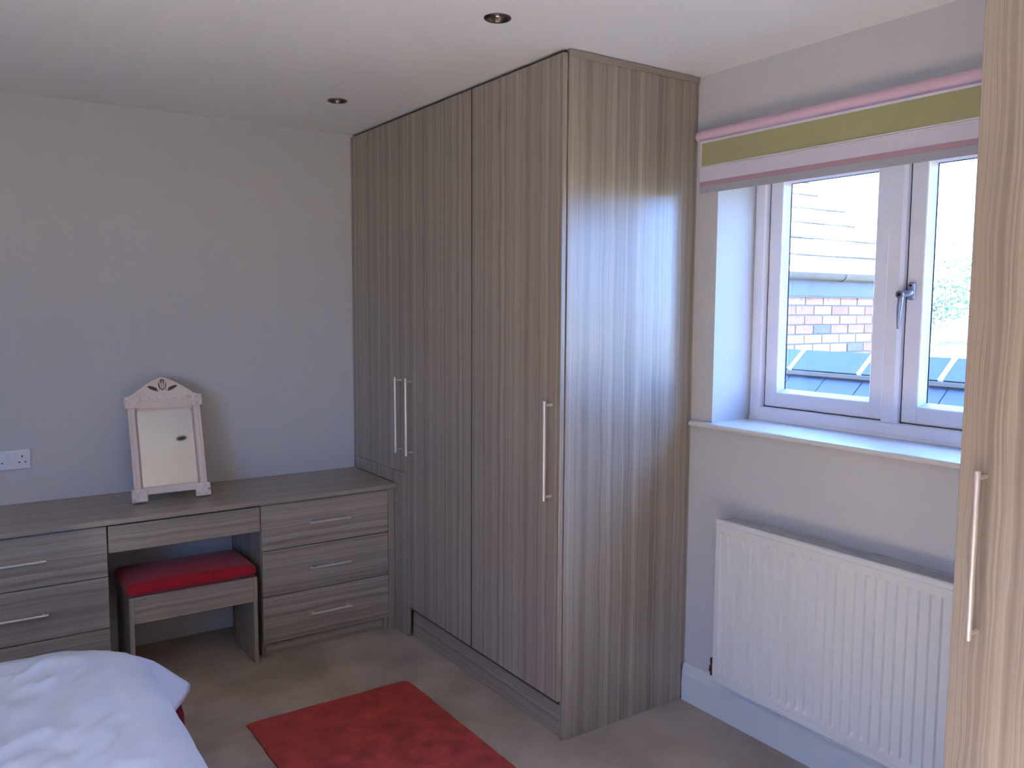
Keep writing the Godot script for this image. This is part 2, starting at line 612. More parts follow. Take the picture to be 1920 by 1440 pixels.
# local axes: x outwards, z along the width, y up; x = 0 is the room face of the frame
func window_unit(called: String, label: String, w: float, h: float, with_handle: bool) -> Node3D:
	var o := Node3D.new()
	o.name = called
	o.set_meta("kind", "structure")
	tag(o, label, "window")
	add_child(o)
	origin = Vector3.ZERO
	var f := 0.048
	var m0 := w / 2 - 0.026
	var m1 := w / 2 + 0.030
	var s := new_st()
	# outer frame with a small step at the bottom
	box(s, Vector3(0, 0, 0), Vector3(0.075, h, f), 0.004)
	box(s, Vector3(0, 0, w - f), Vector3(0.075, h, w), 0.004)
	box(s, Vector3(0.0005, 0.0, f - 0.003), Vector3(0.0745, f, w - f + 0.003), 0.004)
	box(s, Vector3(0.0005, h - f, f - 0.003), Vector3(0.0745, h, w - f + 0.003), 0.004)
	box(s, Vector3(-0.006, -0.004, 0.001), Vector3(0.01, 0.010, w - 0.001), 0.003)
	part(o, "frame", s, mats.upvc)
	s = new_st()
	var prof := PackedVector2Array([Vector2(0.075, m0), Vector2(0.004, m0), Vector2(0.0, m0 + 0.004), Vector2(0.0, m1 - 0.010), Vector2(0.010, m1), Vector2(0.075, m1)])
	for i in prof.size():
		var p := prof[i]
		var q := prof[(i + 1) % prof.size()]
		var mid := Vector2(0.04, (m0 + m1) / 2)
		var n := (p + q) * 0.5 - mid
		face(s, [Vector3(p.x, f, p.y), Vector3(p.x, h - f, p.y), Vector3(q.x, h - f, q.y), Vector3(q.x, f, q.y)], Vector3(n.x, 0, n.y))
	part(o, "mullion", s, mats.upvc)
	for k in 2:
		var z0 := (f if k == 0 else m1) + 0.003
		var z1 := (m0 if k == 0 else w - f) - 0.003
		var y0 := f + 0.003
		var y1 := h - f - 0.003
		var st := 0.056
		s = new_st()
		box(s, Vector3(0.024, y0, z0), Vector3(0.07, y1, z0 + st), 0.003)
		box(s, Vector3(0.024, y0, z1 - st), Vector3(0.07, y1, z1), 0.003)
		box(s, Vector3(0.0243, y0, z0 + st - 0.003), Vector3(0.0697, y0 + st, z1 - st + 0.003), 0.003)
		box(s, Vector3(0.0243, y1 - st, z0 + st - 0.003), Vector3(0.0697, y1, z1 - st + 0.003), 0.003)
		var sash := part(o, "sash", s, mats.upvc)
		s = new_st()
		box(s, Vector3(0.027, y0 - 0.0029, z0 - 0.0029), Vector3(0.060, y1 + 0.0029, z0), 0.0)
		box(s, Vector3(0.027, y0 - 0.0029, z1), Vector3(0.060, y1 + 0.0029, z1 + 0.0029), 0.0)
		box(s, Vector3(0.027, y0 - 0.0029, z0), Vector3(0.060, y0, z1), 0.0)
		box(s, Vector3(0.027, y1, z0), Vector3(0.060, y1 + 0.0029, z1), 0.0)
		part(sash, "seal", s, mats.gasket, "dark seal round the sash")
		# sloped glazing beads
		var gz0 := z0 + st
		var gz1 := z1 - st
		var gy0 := y0 + st
		var gy1 := y1 - st
		var b := 0.012
		s = new_st()
		var outer := [Vector3(0.030, gy0, gz0), Vector3(0.030, gy1, gz0), Vector3(0.030, gy1, gz1), Vector3(0.030, gy0, gz1)]
		var inner := [Vector3(0.054, gy0 + b, gz0 + b), Vector3(0.054, gy1 - b, gz0 + b), Vector3(0.054, gy1 - b, gz1 - b), Vector3(0.054, gy0 + b, gz1 - b)]
		var deep := []
		for p in inner:
			deep.append(p + Vector3(0.004, 0, 0))
		var mid3 := Vector3(0.05, (gy0 + gy1) / 2, (gz0 + gz1) / 2)
		for i in 4:
			var j := (i + 1) % 4
			var tow: Vector3 = (mid3 - (outer[i] + outer[j]) * 0.5).normalized()
			face(s, [outer[i], outer[j], inner[j], inner[i]], Vector3(-1, 0, 0) + tow)
			face(s, [inner[i], inner[j], deep[j], deep[i]], tow)
		part(sash, "glazing_bead", s, mats.upvc)
		s = new_st()
		box(s, Vector3(0.0555, gy0 + b - 0.004, gz0 + b - 0.004), Vector3(0.0575, gy1 - b + 0.004, gz0 + b + 0.003), 0.0)
		box(s, Vector3(0.0555, gy0 + b - 0.004, gz1 - b - 0.003), Vector3(0.0575, gy1 - b + 0.004, gz1 - b + 0.004), 0.0)
		box(s, Vector3(0.0555, gy1 - b - 0.003, gz0 + b - 0.004), Vector3(0.0575, gy1 - b + 0.004, gz1 - b + 0.004), 0.0)
		part(sash, "gasket", s, mats.gasket, "dark glazing gasket")
		# a sealed unit: one sheet each side
		for gx in [0.0585, 0.068]:
			s = new_st()
			face(s, [Vector3(gx, gy0 - 0.01, gz0 - 0.01), Vector3(gx, gy1 + 0.01, gz0 - 0.01), Vector3(gx, gy1 + 0.01, gz1 + 0.01), Vector3(gx, gy0 - 0.01, gz1 + 0.01)], Vector3(-1, 0, 0))
			part(sash, "pane", s, mats.glass, "clear glass pane")
		if with_handle and k == 1:
			s = new_st()
			var hy := 0.483
			soft_box(s, Vector3(0.010, hy - 0.030, z0 + 0.008), Vector3(0.024, hy + 0.028, z0 + 0.034), 0.007, 3)
			# cranked neck and a blade that tapers downwards
			tube(s, [Vector3(0.016, hy - 0.006, z0 + 0.022), Vector3(0.002, hy - 0.008, z0 + 0.018), Vector3(-0.006, hy - 0.011, z0 + 0.004)], 0.0105, 12)
			tube(s, [Vector3(-0.020, hy - 0.012, z0 + 0.001), Vector3(-0.001, hy - 0.012, z0 + 0.001)], 0.0130, 16)
			var rows := []
			for i in 9:
				var t := i / 8.0
				var wd := lerpf(0.0115, 0.0040, t * t)
				var cy := hy - 0.012 - 0.112 * t
				var cx := -0.010 - 0.004 * sin(PI * t)
				var row := []
				for j in 10:
					var a := TAU * j / 10
					row.append(Vector3(cx + cos(a) * wd * 0.7, cy, z0 + 0.001 - 0.004 * t + sin(a) * wd))
				rows.append(row)
			s.set_smooth_group(0)
			for i in 8:
				for j in 10:
					var jj := (j + 1) % 10
					face(s, [rows[i][j], rows[i][jj], rows[i + 1][jj], rows[i + 1][j]], (rows[i][j] + rows[i][jj]) * 0.5 - Vector3(-0.012, rows[i][j].y, z0 - 0.001))
			s.set_smooth_group(-1)
			face(s, rows[8], Vector3(0, -1, 0))
			var hd := part(sash, "handle", s, mats.chrome, "grey metal window handle with cranked lever")
			s = new_st()
			lathe(s, [Vector2(0.0, 0.002), Vector2(0.006, 0.002), Vector2(0.006, 0.0)], Vector3(-0.020, hy - 0.012, z0 + 0.001), 14, Vector3(-1, 0, 0))
			lathe(s, [Vector2(0.0, 0.001), Vector2(0.004, 0.001), Vector2(0.004, 0.0)], Vector3(0.010, hy + 0.017, z0 + 0.021), 12, Vector3(-1, 0, 0))
			part(hd, "lock", s, mats.gasket, "dark lock button")
	return o

# ---------------------------------------------------------------- wardrobes
# a bar handle on two posts, standing off along out
func bar_handle(s: SurfaceTool, a: Vector3, b: Vector3, out: Vector3, proud: float, r: float) -> void:
	var d := (b - a).normalized()
	tube(s, [a + out * proud, b + out * proud], r, 12)
	for t in [a + d * 0.014, b - d * 0.014]:
		tube(s, [t, t + out * proud], r * 0.85, 10, false)

func door(parent: Node, y0: float, y1: float, z0: float, z1: float, handle_z: float) -> Node:
	grain = 1
	vary()
	var s := new_st()
	box(s, Vector3(DOOR_X, y0, z0), Vector3(DOOR_X + 0.018, y1, z1), 0.0015)
	var d := part(parent, "door", s, mats.wood_laminate)
	s = new_st()
	bar_handle(s, Vector3(DOOR_X, 0.871, handle_z), Vector3(DOOR_X, 1.222, handle_z), Vector3(-1, 0, 0), 0.032, 0.006)
	part(d, "handle", s, mats.steel, "slim brushed steel bar handle")
	return d

func build_wardrobes() -> void:
	var px := DOOR_X + 0.021
	var zp := 1.755
	var t := thing("wardrobe", "tall wood-effect fitted wardrobe with three doors, left of the window", "wardrobe", Vector3(1.52, 0, 0.88))
	grain = 1
	var s := new_st()
	box(s, Vector3(px + 0.001, 0.125, 0.004), Vector3(WALL_X - 0.02, 2.392, zp - 0.02), 0.0)
	part(t, "carcass", s, mats.carcass_board)
	vary()
	s = new_st()
	# end panel, notched round the skirting
	box(s, Vector3(px, 0.0, zp - 0.018), Vector3(WALL_X - 0.020, 2.398, zp), 0.0012)
	box(s, Vector3(WALL_X - 0.0205, 0.150, zp - 0.018), Vector3(WALL_X - 0.001, 2.398, zp), 0.0)
	part(t, "end_panel", s, mats.wood_laminate)
	grain = 0
	vary()
	s = new_st()
	box(s, Vector3(px - 0.004, 2.376, zp), Vector3(WALL_X - 0.001, 2.398, zp + 0.006), 0.001)
	part(t, "top_trim", s, mats.wood_laminate)
	grain = 2
	vary()
	s = new_st()
	box(s, Vector3(px - 0.002, 2.389, 0.004), Vector3(px + 0.02, 2.398, zp - 0.019), 0.0)
	part(t, "top_trim", s, mats.carcass_board)
	door(t, 0.777, 2.386, 0.003, 0.601, 0.549)
	var middle := door(t, 0.150, 2.386, 0.603, 1.1650, 0.655)
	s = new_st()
	box(s, Vector3(DOOR_X + 0.0008, 0.150, 1.1650), Vector3(DOOR_X + 0.018, 2.386, 1.1662), 0.0)  # thin dark strip stands in for the shadow line between the doors
	part(middle, "gap_shade", s, mats.gap_shade, "dark strip painted as the shade in the gap between doors")
	door(t, 0.150, 2.386, 1.1715, 1.751, 1.704)
	# filler round the end of the dressing table
	grain = 1
	vary()
	s = new_st()
	box(s, Vector3(DOOR_X + 0.0005, 0.0, 0.462), Vector3(DOOR_X + 0.0185, 0.774, 0.600), 0.001)
	part(t, "filler_panel", s, mats.wood_laminate)
	s = new_st()
	box(s, Vector3(DOOR_X + 0.0005, TOP_Y + 0.001, 0.003), Vector3(DOOR_X + 0.0185, 0.774, 0.4615), 0.001)
	part(t, "filler_panel", s, mats.wood_laminate)
	grain = 2
	vary()
	s = new_st()
	box(s, Vector3(DOOR_X + 0.028, 0.0, 0.602), Vector3(DOOR_X + 0.046, 0.122, zp - 0.019), 0.001)
	part(t, "plinth", s, mats.wood_laminate)

	t = thing("wardrobe_001", "wood-effect wardrobe door with steel handle, cropped by the photo's right edge", "wardrobe", Vector3(1.52, 0, 3.7))
	grain = 1
	s = new_st()
	box(s, Vector3(px + 0.001, 0.125, 3.134), Vector3(WALL_X - 0.02, 2.392, 4.27), 0.0)
	part(t, "carcass", s, mats.carcass_board)
	for zz in [[3.114, 3.132], [4.272, 4.290]]:
		vary()
		s = new_st()
		box(s, Vector3(px, 0.0, zz[0]), Vector3(WALL_X - 0.020, 2.398, zz[1]), 0.0012)
		part(t, "end_panel", s, mats.wood_laminate)
	door(t, 0.150, 2.386, 3.117, 3.701, 3.170)
	door(t, 0.150, 2.386, 3.704, 4.287, 4.234)
	grain = 2
	vary()
	s = new_st()
	box(s, Vector3(DOOR_X + 0.028, 0.0, 3.134), Vector3(DOOR_X + 0.046, 0.122, 4.27), 0.001)
	part(t, "plinth", s, mats.wood_laminate)

# ---------------------------------------------------------------- dressing table
func drawer_unit(called: String, label: String, x0: float, x1: float, hx0: float, hx1: float) -> void:
	var t := thing(called, label, "drawers", Vector3((x0 + x1) / 2, 0, 0.25), "drawer units of the dressing table")
	grain = 1
	for xx in [[x0, x0 + 0.018], [x1 - 0.018, x1]]:
		vary()
		var s := new_st()
		box(s, Vector3(xx[0], 0.0, 0.022), Vector3(xx[1], 0.689, DRAWER_Z - 0.0185), 0.001)
		part(t, "side_panel", s, mats.wood_laminate)
	var s := new_st()
	box(s, Vector3(x0 + 0.019, 0.07, 0.03), Vector3(x1 - 0.019, 0.680, DRAWER_Z - 0.022), 0.0)
	part(t, "carcass", s, mats.carcass_board)
	grain = 0
	vary()
	s = new_st()
	box(s, Vector3(x0 + 0.0185, 0.0, DRAWER_Z - 0.055), Vector3(x1 - 0.0185, 0.066, DRAWER_Z - 0.037), 0.001)
	part(t, "plinth", s, mats.wood_laminate)
	for k in 3:
		var y0: float = [0.4825, 0.2755, 0.066][k]
		var y1: float = [0.684, 0.479, 0.272][k]
		vary()
		s = new_st()
		box(s, Vector3(x0 + 0.001, y0, DRAWER_Z - 0.018), Vector3(x1 - 0.003, y1, DRAWER_Z), 0.0025)
		var d := part(t, "drawer_front", s, mats.wood_laminate)
		s = new_st()
		var hy := y0 + 0.104
		bar_handle(s, Vector3(hx0, hy, DRAWER_Z), Vector3(hx1, hy, DRAWER_Z), Vector3(0, 0, 1), 0.028, 0.005)
		part(d, "handle", s, mats.steel, "slim brushed steel bar handle")

func build_dressing_table() -> void:
	drawer_unit("drawer_unit", "three-drawer unit under the dressing table top, next to the tall wardrobe", 0.563, 1.168, 0.772, 0.967)
	var fl := thing("filler_strip", "narrow wood strip between the drawer unit and the wardrobe", "filler strip", Vector3(1.185, 0, 0.46))
	grain = 1
	vary()
	var s := new_st()
	box(s, Vector3(1.1695, 0.0, DRAWER_Z - 0.030), Vector3(1.203, 0.689, DRAWER_Z - 0.012), 0.001)
	part(fl, "strip", s, mats.wood_laminate)
	drawer_unit("drawer_unit_001", "three-drawer unit at the photo's left edge, behind the white bed", -0.645, -0.040, -0.452, -0.256)
	# shallow drawer over the kneehole
	var t := thing("kneehole_drawer", "shallow wood-effect drawer front over the red stool", "drawer", Vector3(0.26, 0.57, 0.47))
	grain = 0
	vary()
	s = new_st()
	box(s, Vector3(-0.038, 0.573, DRAWER_Z - 0.019), Vector3(0.560, 0.681, DRAWER_Z - 0.001), 0.002)
	part(t, "drawer_front", s, mats.wood_laminate)
	s = new_st()
	box(s, Vector3(-0.030, 0.590, 0.03), Vector3(0.552, 0.675, DRAWER_Z - 0.0195), 0.001)
	part(t, "drawer_box", s, mats.carcass_board)
	origin = Vector3(0.27, 0.69, 0.25)
	vary()
	s = new_st()
	box(s, Vector3(-0.655, 0.6905, 0.001), Vector3(1.2025, TOP_Y, 0.500), 0.0025)
	var w := part(self, "worktop", s, mats.wood_laminate)
	w.position = origin
	tag(w, "long wood-effect top of the dressing table", "worktop")

# ---------------------------------------------------------------- stool
func build_stool() -> void:
	var t := thing("dressing_stool", "wooden stool with a red cushioned seat in the kneehole", "stool", Vector3(0.278, 0, 0.36))
	var x0 := 0.024
	var x1 := 0.533
	var z0 := 0.205
	var z1 := 0.503
	grain = 1
	for xx in [[x0, x0 + 0.017], [x1 - 0.017, x1]]:
		vary()
		var sp := new_st()
		box(sp, Vector3(xx[0], 0.0, z0), Vector3(xx[1], 0.384, z1), 0.001)
		part(t, "side_panel", sp, mats.wood_laminate)
	grain = 0
	for zz in [[z1 - 0.020, z1 - 0.002], [z0 + 0.002, z0 + 0.020]]:
		vary()
		var sp := new_st()
		box(sp, Vector3(x0 + 0.0175, 0.276, zz[0]), Vector3(x1 - 0.0175, 0.384, zz[1]), 0.001)
		part(t, "apron", sp, mats.wood_laminate)
	var s := new_st()
	soft_box(s, Vector3(x0 - 0.008, 0.385, z0 - 0.006), Vector3(x1 + 0.002, 0.438, z1 + 0.004), 0.026, 5, 0.012)
	part(t, "cushion", s, mats.velvet_red, "deep red velvet seat cushion")

# ---------------------------------------------------------------- rug
func build_rug() -> void:
	var lo := Vector3(0.324, 0.0, 1.018)
	var hi := Vector3(0.986, 0.011, 2.10)
	origin = Vector3((lo.x + hi.x) / 2, 0, (lo.z + hi.z) / 2)
	var s := new_st()
	s.set_smooth_group(0)
	var nx := 26
	var nz := 42
	var wob := noise(91, 9.0, 2)
	var rows := []
	for i in nx + 1:
		var row := []
		for j in nz + 1:
			var u := i / float(nx)
			var v := j / float(nz)
			var p := Vector3(lerpf(lo.x, hi.x, u), hi.y, lerpf(lo.z, hi.z, v))
			p.y += 0.0015 * wob.get_noise_2d(p.x, p.z)
			if i == 0 or i == nx:
				p.x += 0.0025 * wob.get_noise_2d(p.z * 4.0, 3.0)
				p.y -= 0.004
			if j == 0 or j == nz:
				p.z += 0.0025 * wob.get_noise_2d(p.x * 4.0, 7.0)
				p.y -= 0.004
			row.append(p)
		rows.append(row)
	for i in nx:
		for j in nz:
			face(s, [rows[i][j], rows[i + 1][j], rows[i + 1][j + 1], rows[i][j + 1]], Vector3.UP)
	s.set_smooth_group(-1)
	var rim := []
	for i in nx:
		rim.append(rows[i][0])
	for j in nz:
		rim.append(rows[nx][j])
	for i in nx:
		rim.append(rows[nx - i][nz])
	for j in nz:
		rim.append(rows[0][nz - j])
	for k in rim.size():
		var a: Vector3 = rim[k]
		var b: Vector3 = rim[(k + 1) % rim.size()]
		face(s, [a, b, Vector3(b.x, 0.0005, b.z), Vector3(a.x, 0.0005, a.z)], (a + b) * 0.5 - Vector3(origin.x, a.y, origin.z))
	var o := part(self, "rug", s, mats.rug_pile)
	o.position = origin
	tag(o, "plain rust red rug on the beige carpet", "rug")

# ---------------------------------------------------------------- bed
func build_bed() -> void:
	var t := thing("bed", "bed with a red base, under the white duvet", "bed", Vector3(-1.0, 0, 2.05))
	var s := new_st()
	var skirt := [Vector2(-2.09, 1.312), Vector2(-0.12, 1.312), Vector2(0.014, 1.316), Vector2(0.029, 1.340), Vector2(0.022, 1.410), Vector2(-0.002, 1.530), Vector2(-0.012, 1.800), Vector2(-0.012, 2.790), Vector2(-2.09, 2.790)]
	var top_pts := []
	var low_pts := []
	for p in skirt:
		top_pts.append(Vector3(p.x, 0.294, p.y))
		low_pts.append(Vector3(p.x, 0.004, p.y))
	face(s, top_pts, Vector3.UP)
	face(s, low_pts, Vector3.DOWN)
	for k in skirt.size():
		var j := (k + 1) % skirt.size()
		face(s, [top_pts[k], top_pts[j], low_pts[j], low_pts[k]], (top_pts[k] + top_pts[j]) * 0.5 - Vector3(-1.0, 0.294, 2.05))
	part(t, "base", s, mats.bed_red, "red fabric bed base")
	s = new_st()
	soft_box(s, Vector3(-2.03, 0.295, 1.385), Vector3(-0.175, 0.508, 2.74), 0.05, 4)
	part(t, "mattress", s, mats.blind_white)
	# duvet: rings that follow a rounded rectangle, from the middle out over the edge
	origin = Vector3(-1.0, 0.53, 2.05)
	var top := 0.552
	var x0 := -2.09
	var x1 := -0.074
	var z0 := 1.262
	var z1 := 2.86
	var rc := 0.27
	var outline := []   # [point, outward normal, corner share]
	var corners := [[x1 - rc, z0 + rc, -PI / 2], [x1 - rc, z1 - rc, 0.0], [x0 + rc, z1 - rc, PI / 2], [x0 + rc, z0 + rc, PI]]
	for ci in 4:
		var cc: Array = corners[ci]
		var n := 30
		for k in n + 1:
			var a: float = cc[2] + PI / 2 * k / n
			var d := Vector2(cos(a), sin(a))
			outline.append([Vector2(cc[0], cc[1]) + d * rc, d, exp(-pow((float(k) / n - 0.68) / 0.13, 2.0)) if ci == 0 else 0.0])
		var nc: Array = corners[(ci + 1) % 4]
		var p0: Vector2 = Vector2(cc[0], cc[1]) + Vector2(cos(cc[2] + PI / 2), sin(cc[2] + PI / 2)) * rc
		var p1: Vector2 = Vector2(nc[0], nc[1]) + Vector2(cos(nc[2]), sin(nc[2])) * rc
		var m := 50
		for k in range(1, m):
			outline.append([p0.lerp(p1, k / float(m)), Vector2(cos(nc[2]), sin(nc[2])), 0.0])
	var wr := noise(44, 2.6, 3)
	var fold := noise(45, 1.5, 2)
	var rows := []
	var center := Vector2((x0 + x1) / 2, (z0 + z1) / 2)
	var inner := 46
	for i in inner + 1:
		var f := i / float(inner)
		var row := []
		for q in outline:
			var edge: Vector2 = q[0] - q[1] * 0.15
			var p: Vector2 = center.lerp(edge, f)
			var y := top
			var ridge := 1.0 - absf(wr.get_noise_2d(p.x * 1.7 + p.y * 0.6, p.y * 1.1 - p.x * 0.5))
			y += 0.016 * (pow(ridge, 5.0) - 0.5) + 0.006 * fold.get_noise_2d(p.x * 3.0, p.y * 3.0)
			y += 0.012 * (1.0 - f * f)
			row.append(Vector3(p.x, y, p.y))
		rows.append(row)
	var prof := [[-0.12, -0.002], [-0.09, -0.006], [-0.06, -0.014], [-0.035, -0.026], [-0.016, -0.043], [-0.004, -0.066], [0.0, -0.095], [-0.002, -0.13], [-0.003, -0.165], [-0.002, -0.20], [0.0, -0.232], [0.0, -0.252], [-0.012, -0.256], [-0.022, -0.24], [-0.036, -0.20], [-0.042, -0.12], [-0.060, -0.06], [-0.12, -0.038]]
	for k in prof.size():
		var row := []
		for qi in outline.size():
			var q: Array = outline[qi]
			var drop: float = -prof[k][1]
			var hang := clampf((drop - 0.05) / 0.20, 0.0, 1.0)
			var off: float = prof[k][0] + hang * 0.010 * sin(qi * 0.55)
			off += 0.20 * q[2] * pow(hang, 0.85)
			var p: Vector2 = q[0] + q[1] * off
			var base_y := top + 0.004 * (1.0 - hang) * wr.get_noise_2d(p.x * 3.0, p.y * 3.0)
			row.append(Vector3(p.x, base_y + prof[k][1] * (1.0 - 0.18 * q[2]), p.y))
		rows.append(row)
	for i in range(1, 9):
		var row := []
		for q in outline:
			var p: Vector2 = (q[0] - q[1] * 0.15).lerp(center, i / 8.0)
			row.append(Vector3(p.x, top - 0.036, p.y))
		rows.append(row)
	s = new_st()
	s.set_smooth_group(0)
	for i in rows.size() - 1:
		for j in outline.size():
			var jj := (j + 1) % outline.size()
			var hint := Vector3.UP
			if i >= inner + 6:
				hint = Vector3(outline[j][1].x, 0.05, outline[j][1].y)
			if i >= inner + 12:
				hint = Vector3(-outline[j][1].x * 0.5, -1.0, -outline[j][1].y * 0.5)
			if i >= inner + 13:
				hint = Vector3(-outline[j][1].x, -0.15, -outline[j][1].y)
			if i >= inner + 16:
				hint = Vector3.DOWN
			if i == rows.size() - 2:
				face(s, [rows[i][j], rows[i][jj], rows[i + 1][j]], hint)
			elif i == 0:
				face(s, [rows[0][j], rows[1][jj], rows[1][j]], hint)
			else:
				face(s, [rows[i][j], rows[i][jj], rows[i + 1][jj], rows[i + 1][j]], hint)
	var o := part(self, "duvet", s, mats.duvet_cotton)
	o.position = origin
	tag(o, "crumpled white duvet over the bed in the foreground", "duvet")

# ---------------------------------------------------------------- radiator
func build_radiator() -> void:
	var t := thing("radiator", "white ribbed panel radiator on the wall under the window", "radiator", Vector3(1.78, 0.18, 2.44))
	var z0 := 1.983
	var z1 := 2.890
	var y0 := 0.180
	var y1 := 0.790
	var xf := 1.736
	var s := new_st()
	var pitch := 0.0336
	var zs := []
	zs.append(z0)
	zs.append(z0 + 0.003)
	var z := z0 + 0.022
	var marks := []
	while z + 0.020 < z1 - 0.012:
		for k in [[0.0, 0.0], [0.0035, 1.0], [0.0150, 1.0], [0.0185, 0.0]]:
			zs.append(z + k[0])
			marks.append([zs.size() - 1, k[1]])
		z += pitch
	zs.append(z1 - 0.003)
	zs.append(z1)
	var depth := PackedFloat32Array()
	depth.resize(zs.size())
	for m in marks:
		depth[m[0]] = m[1]
	var ys := [y0, y0 + 0.004, y0 + 0.016, y0 + 0.018, y0 + 0.040, y0 + 0.052, y1 - 0.056, y1 - 0.044, y1 - 0.020, y1 - 0.017, y1 - 0.004, y1]
	var ribs := [0, 0, 0, 0, 0, 1, 1, 0, 0, 0, 0, 0]
	var back := [0.004, 0.0, 0.0, 0.002, 0.002, 0.002, 0.002, 0.002, 0.002, 0.0, 0.0, 0.004]
	var rows := []
	for i in zs.size():
		var row := []
		for j in ys.size():
			var edge := 0.004 if i == 0 or i == zs.size() - 1 else 0.0
			row.append(Vector3(xf + back[j] + edge + 0.0075 * depth[i] * ribs[j], ys[j], zs[i]))
		rows.append(row)
	for i in rows.size() - 1:
		for j in ys.size() - 1:
			face(s, [rows[i][j], rows[i + 1][j], rows[i + 1][j + 1], rows[i][j + 1]], Vector3(-1, 0, 0))
	box(s, Vector3(xf + 0.0100, y0 + 0.001, z0 + 0.001), Vector3(xf + 0.014, y1 - 0.001, z1 - 0.001), 0.0)
	part(t, "front_panel", s, mats.radiator_white)
	s = new_st()
	box(s, Vector3(1.802, y0, z0), Vector3(1.812, y1, z1), 0.002)
	part(t, "back_panel", s, mats.radiator_white)
	for zz in [[z0, z0 + 0.0015], [z1 - 0.0015, z1]]:
		s = new_st()
		box(s, Vector3(xf + 0.013, y0 + 0.02, zz[0]), Vector3(1.8025, y1 - 0.001, zz[1]), 0.0)
		part(t, "side_panel", s, mats.radiator_white)
	# convector fins between the panels, and the grille on top
	s = new_st()
	box(s, Vector3(xf + 0.016, y0 + 0.05, z0 + 0.02), Vector3(1.800, y1 - 0.035, z1 - 0.02), 0.0)
	part(t, "convector", s, mats.grille_white)
	s = new_st()
	for xx in [[xf + 0.004, xf + 0.014], [1.800, 1.814]]:
		box(s, Vector3(xx[0], y1 - 0.002, z0), Vector3(xx[1], y1 + 0.001, z1), 0.0005)
	for zz in [[z0, z0 + 0.030], [z1 - 0.03, z1]]:
		box(s, Vector3(xf + 0.014, y1 - 0.002, zz[0]), Vector3(1.800, y1 + 0.001, zz[1]), 0.0)
	z = z0 + 0.034
	while z < z1 - 0.034:
		face(s, [Vector3(xf + 0.014, y1, z), Vector3(1.8005, y1, z), Vector3(1.8005, y1 - 0.003, z + 0.0045), Vector3(xf + 0.014, y1 - 0.003, z + 0.0045)], Vector3(0, 1, 0))
		z += 0.0085
	part(t, "top_grille", s, mats.grille_white, "grey slatted top grille")
	# lockshield valve and tail pipe at the near bottom corner
	s = new_st()
	lathe(s, [Vector2(0.0, 0.066), Vector2(0.006, 0.066), Vector2(0.0085, 0.060), Vector2(0.0085, 0.046), Vector2(0.006, 0.044), Vector2(0.006, 0.038), Vector2(0.011, 0.036), Vector2(0.011, 0.016), Vector2(0.0075, 0.012), Vector2(0.0075, 0.0), Vector2(0.0, -0.002)], Vector3(1.770, 0.187, z0 - 0.026), 14)
	tube(s, [Vector3(1.770, 0.213, z0 - 0.030), Vector3(1.770, 0.213, z0 + 0.002)], 0.0085, 12)
	var v := part(t, "valve", s, mats.copper, "brown lockshield valve")
	s = new_st()
	lathe(s, [Vector2(0.0125, 0.0), Vector2(0.0125, 0.008), Vector2(0.007, 0.008)], Vector3(1.770, 0.203, z0 - 0.026), 6, Vector3.UP, false)
	part(v, "nut", s, mats.copper)

# ---------------------------------------------------------------- blind
func build_blind() -> void:
	var t := thing("roller_blind", "rolled-up blind with pink tube and green band over the window", "blind", Vector3(WALL_X - 0.04, 1.96, 2.436))
	var xc := WALL_X - 0.040
	var s := new_st()
	tube(s, [Vector3(xc, 2.171, 1.806), Vector3(xc, 2.171, 3.066)], 0.0205, 20)
	part(t, "tube", s, mats.blind_pink, "pink fabric-covered roller tube")
	for e in [[1.806, -1.0], [3.066, 1.0]]:
		s = new_st()
		lathe(s, [Vector2(0.022, -0.004), Vector2(0.022, 0.004), Vector2(0.017, 0.010), Vector2(0.0, 0.012)], Vector3(xc, 2.171, e[0]), 20, Vector3(0, 0, e[1]))
		box(s, Vector3(xc, 2.163, e[0] - 0.003), Vector3(WALL_X, 2.179, e[0] + 0.003), 0.001)
		part(t, "end_cap", s, mats.blind_pink)
	var xb := WALL_X - 0.060
	var za := 1.824
	var zb := 3.048
	s = new_st()
	box(s, Vector3(xb - 0.003, 2.1395, za), Vector3(xb + 0.010, 2.1475, zb), 0.001)
	part(t, "head_rail", s, mats.blind_white, "thin white rail above the green band")
	s = new_st()
	box(s, Vector3(xb, 2.0585, za + 0.009), Vector3(xb + 0.0015, 2.1392, zb - 0.009), 0.0)
	part(t, "fabric_band", s, mats.blind_green, "olive green fabric band")
	for zz in [[za, za + 0.0085], [zb - 0.0085, zb]]:
		s = new_st()
		box(s, Vector3(xb, 2.0585, zz[0]), Vector3(xb + 0.0015, 2.1392, zz[1]), 0.0)
		part(t, "fabric_edge", s, mats.blind_white, "white edge of the fabric")
	s = new_st()
	box(s, Vector3(xb - 0.004, 2.0535, za), Vector3(xb + 0.006, 2.0582, zb), 0.001)
	box(s, Vector3(xb - 0.003, 2.0475, za), Vector3(xb + 0.006, 2.0520, zb), 0.001)
	part(t, "bottom_rail", s, mats.blind_white, "white grooved rail below the green band")
	s = new_st()
	box(s, Vector3(xb + 0.002, 2.0035, za), Vector3(xb + 0.0035, 2.0475, zb), 0.0)
	part(t, "sheer_band", s, mats.blind_sheer, "pale sheer fabric band")
	s = new_st()
	box(s, Vector3(xb + 0.001, 1.9872, za), Vector3(xb + 0.005, 2.0032, zb), 0.0005)
	part(t, "hem_stripe", s, mats.blind_hem_pink, "dusty pink stripe")
	s = new_st()
	box(s, Vector3(xb + 0.002, 1.9610, za), Vector3(xb + 0.0035, 1.9870, zb), 0.0)
	part(t, "hem", s, mats.blind_hem_grey, "grey sheer hem")

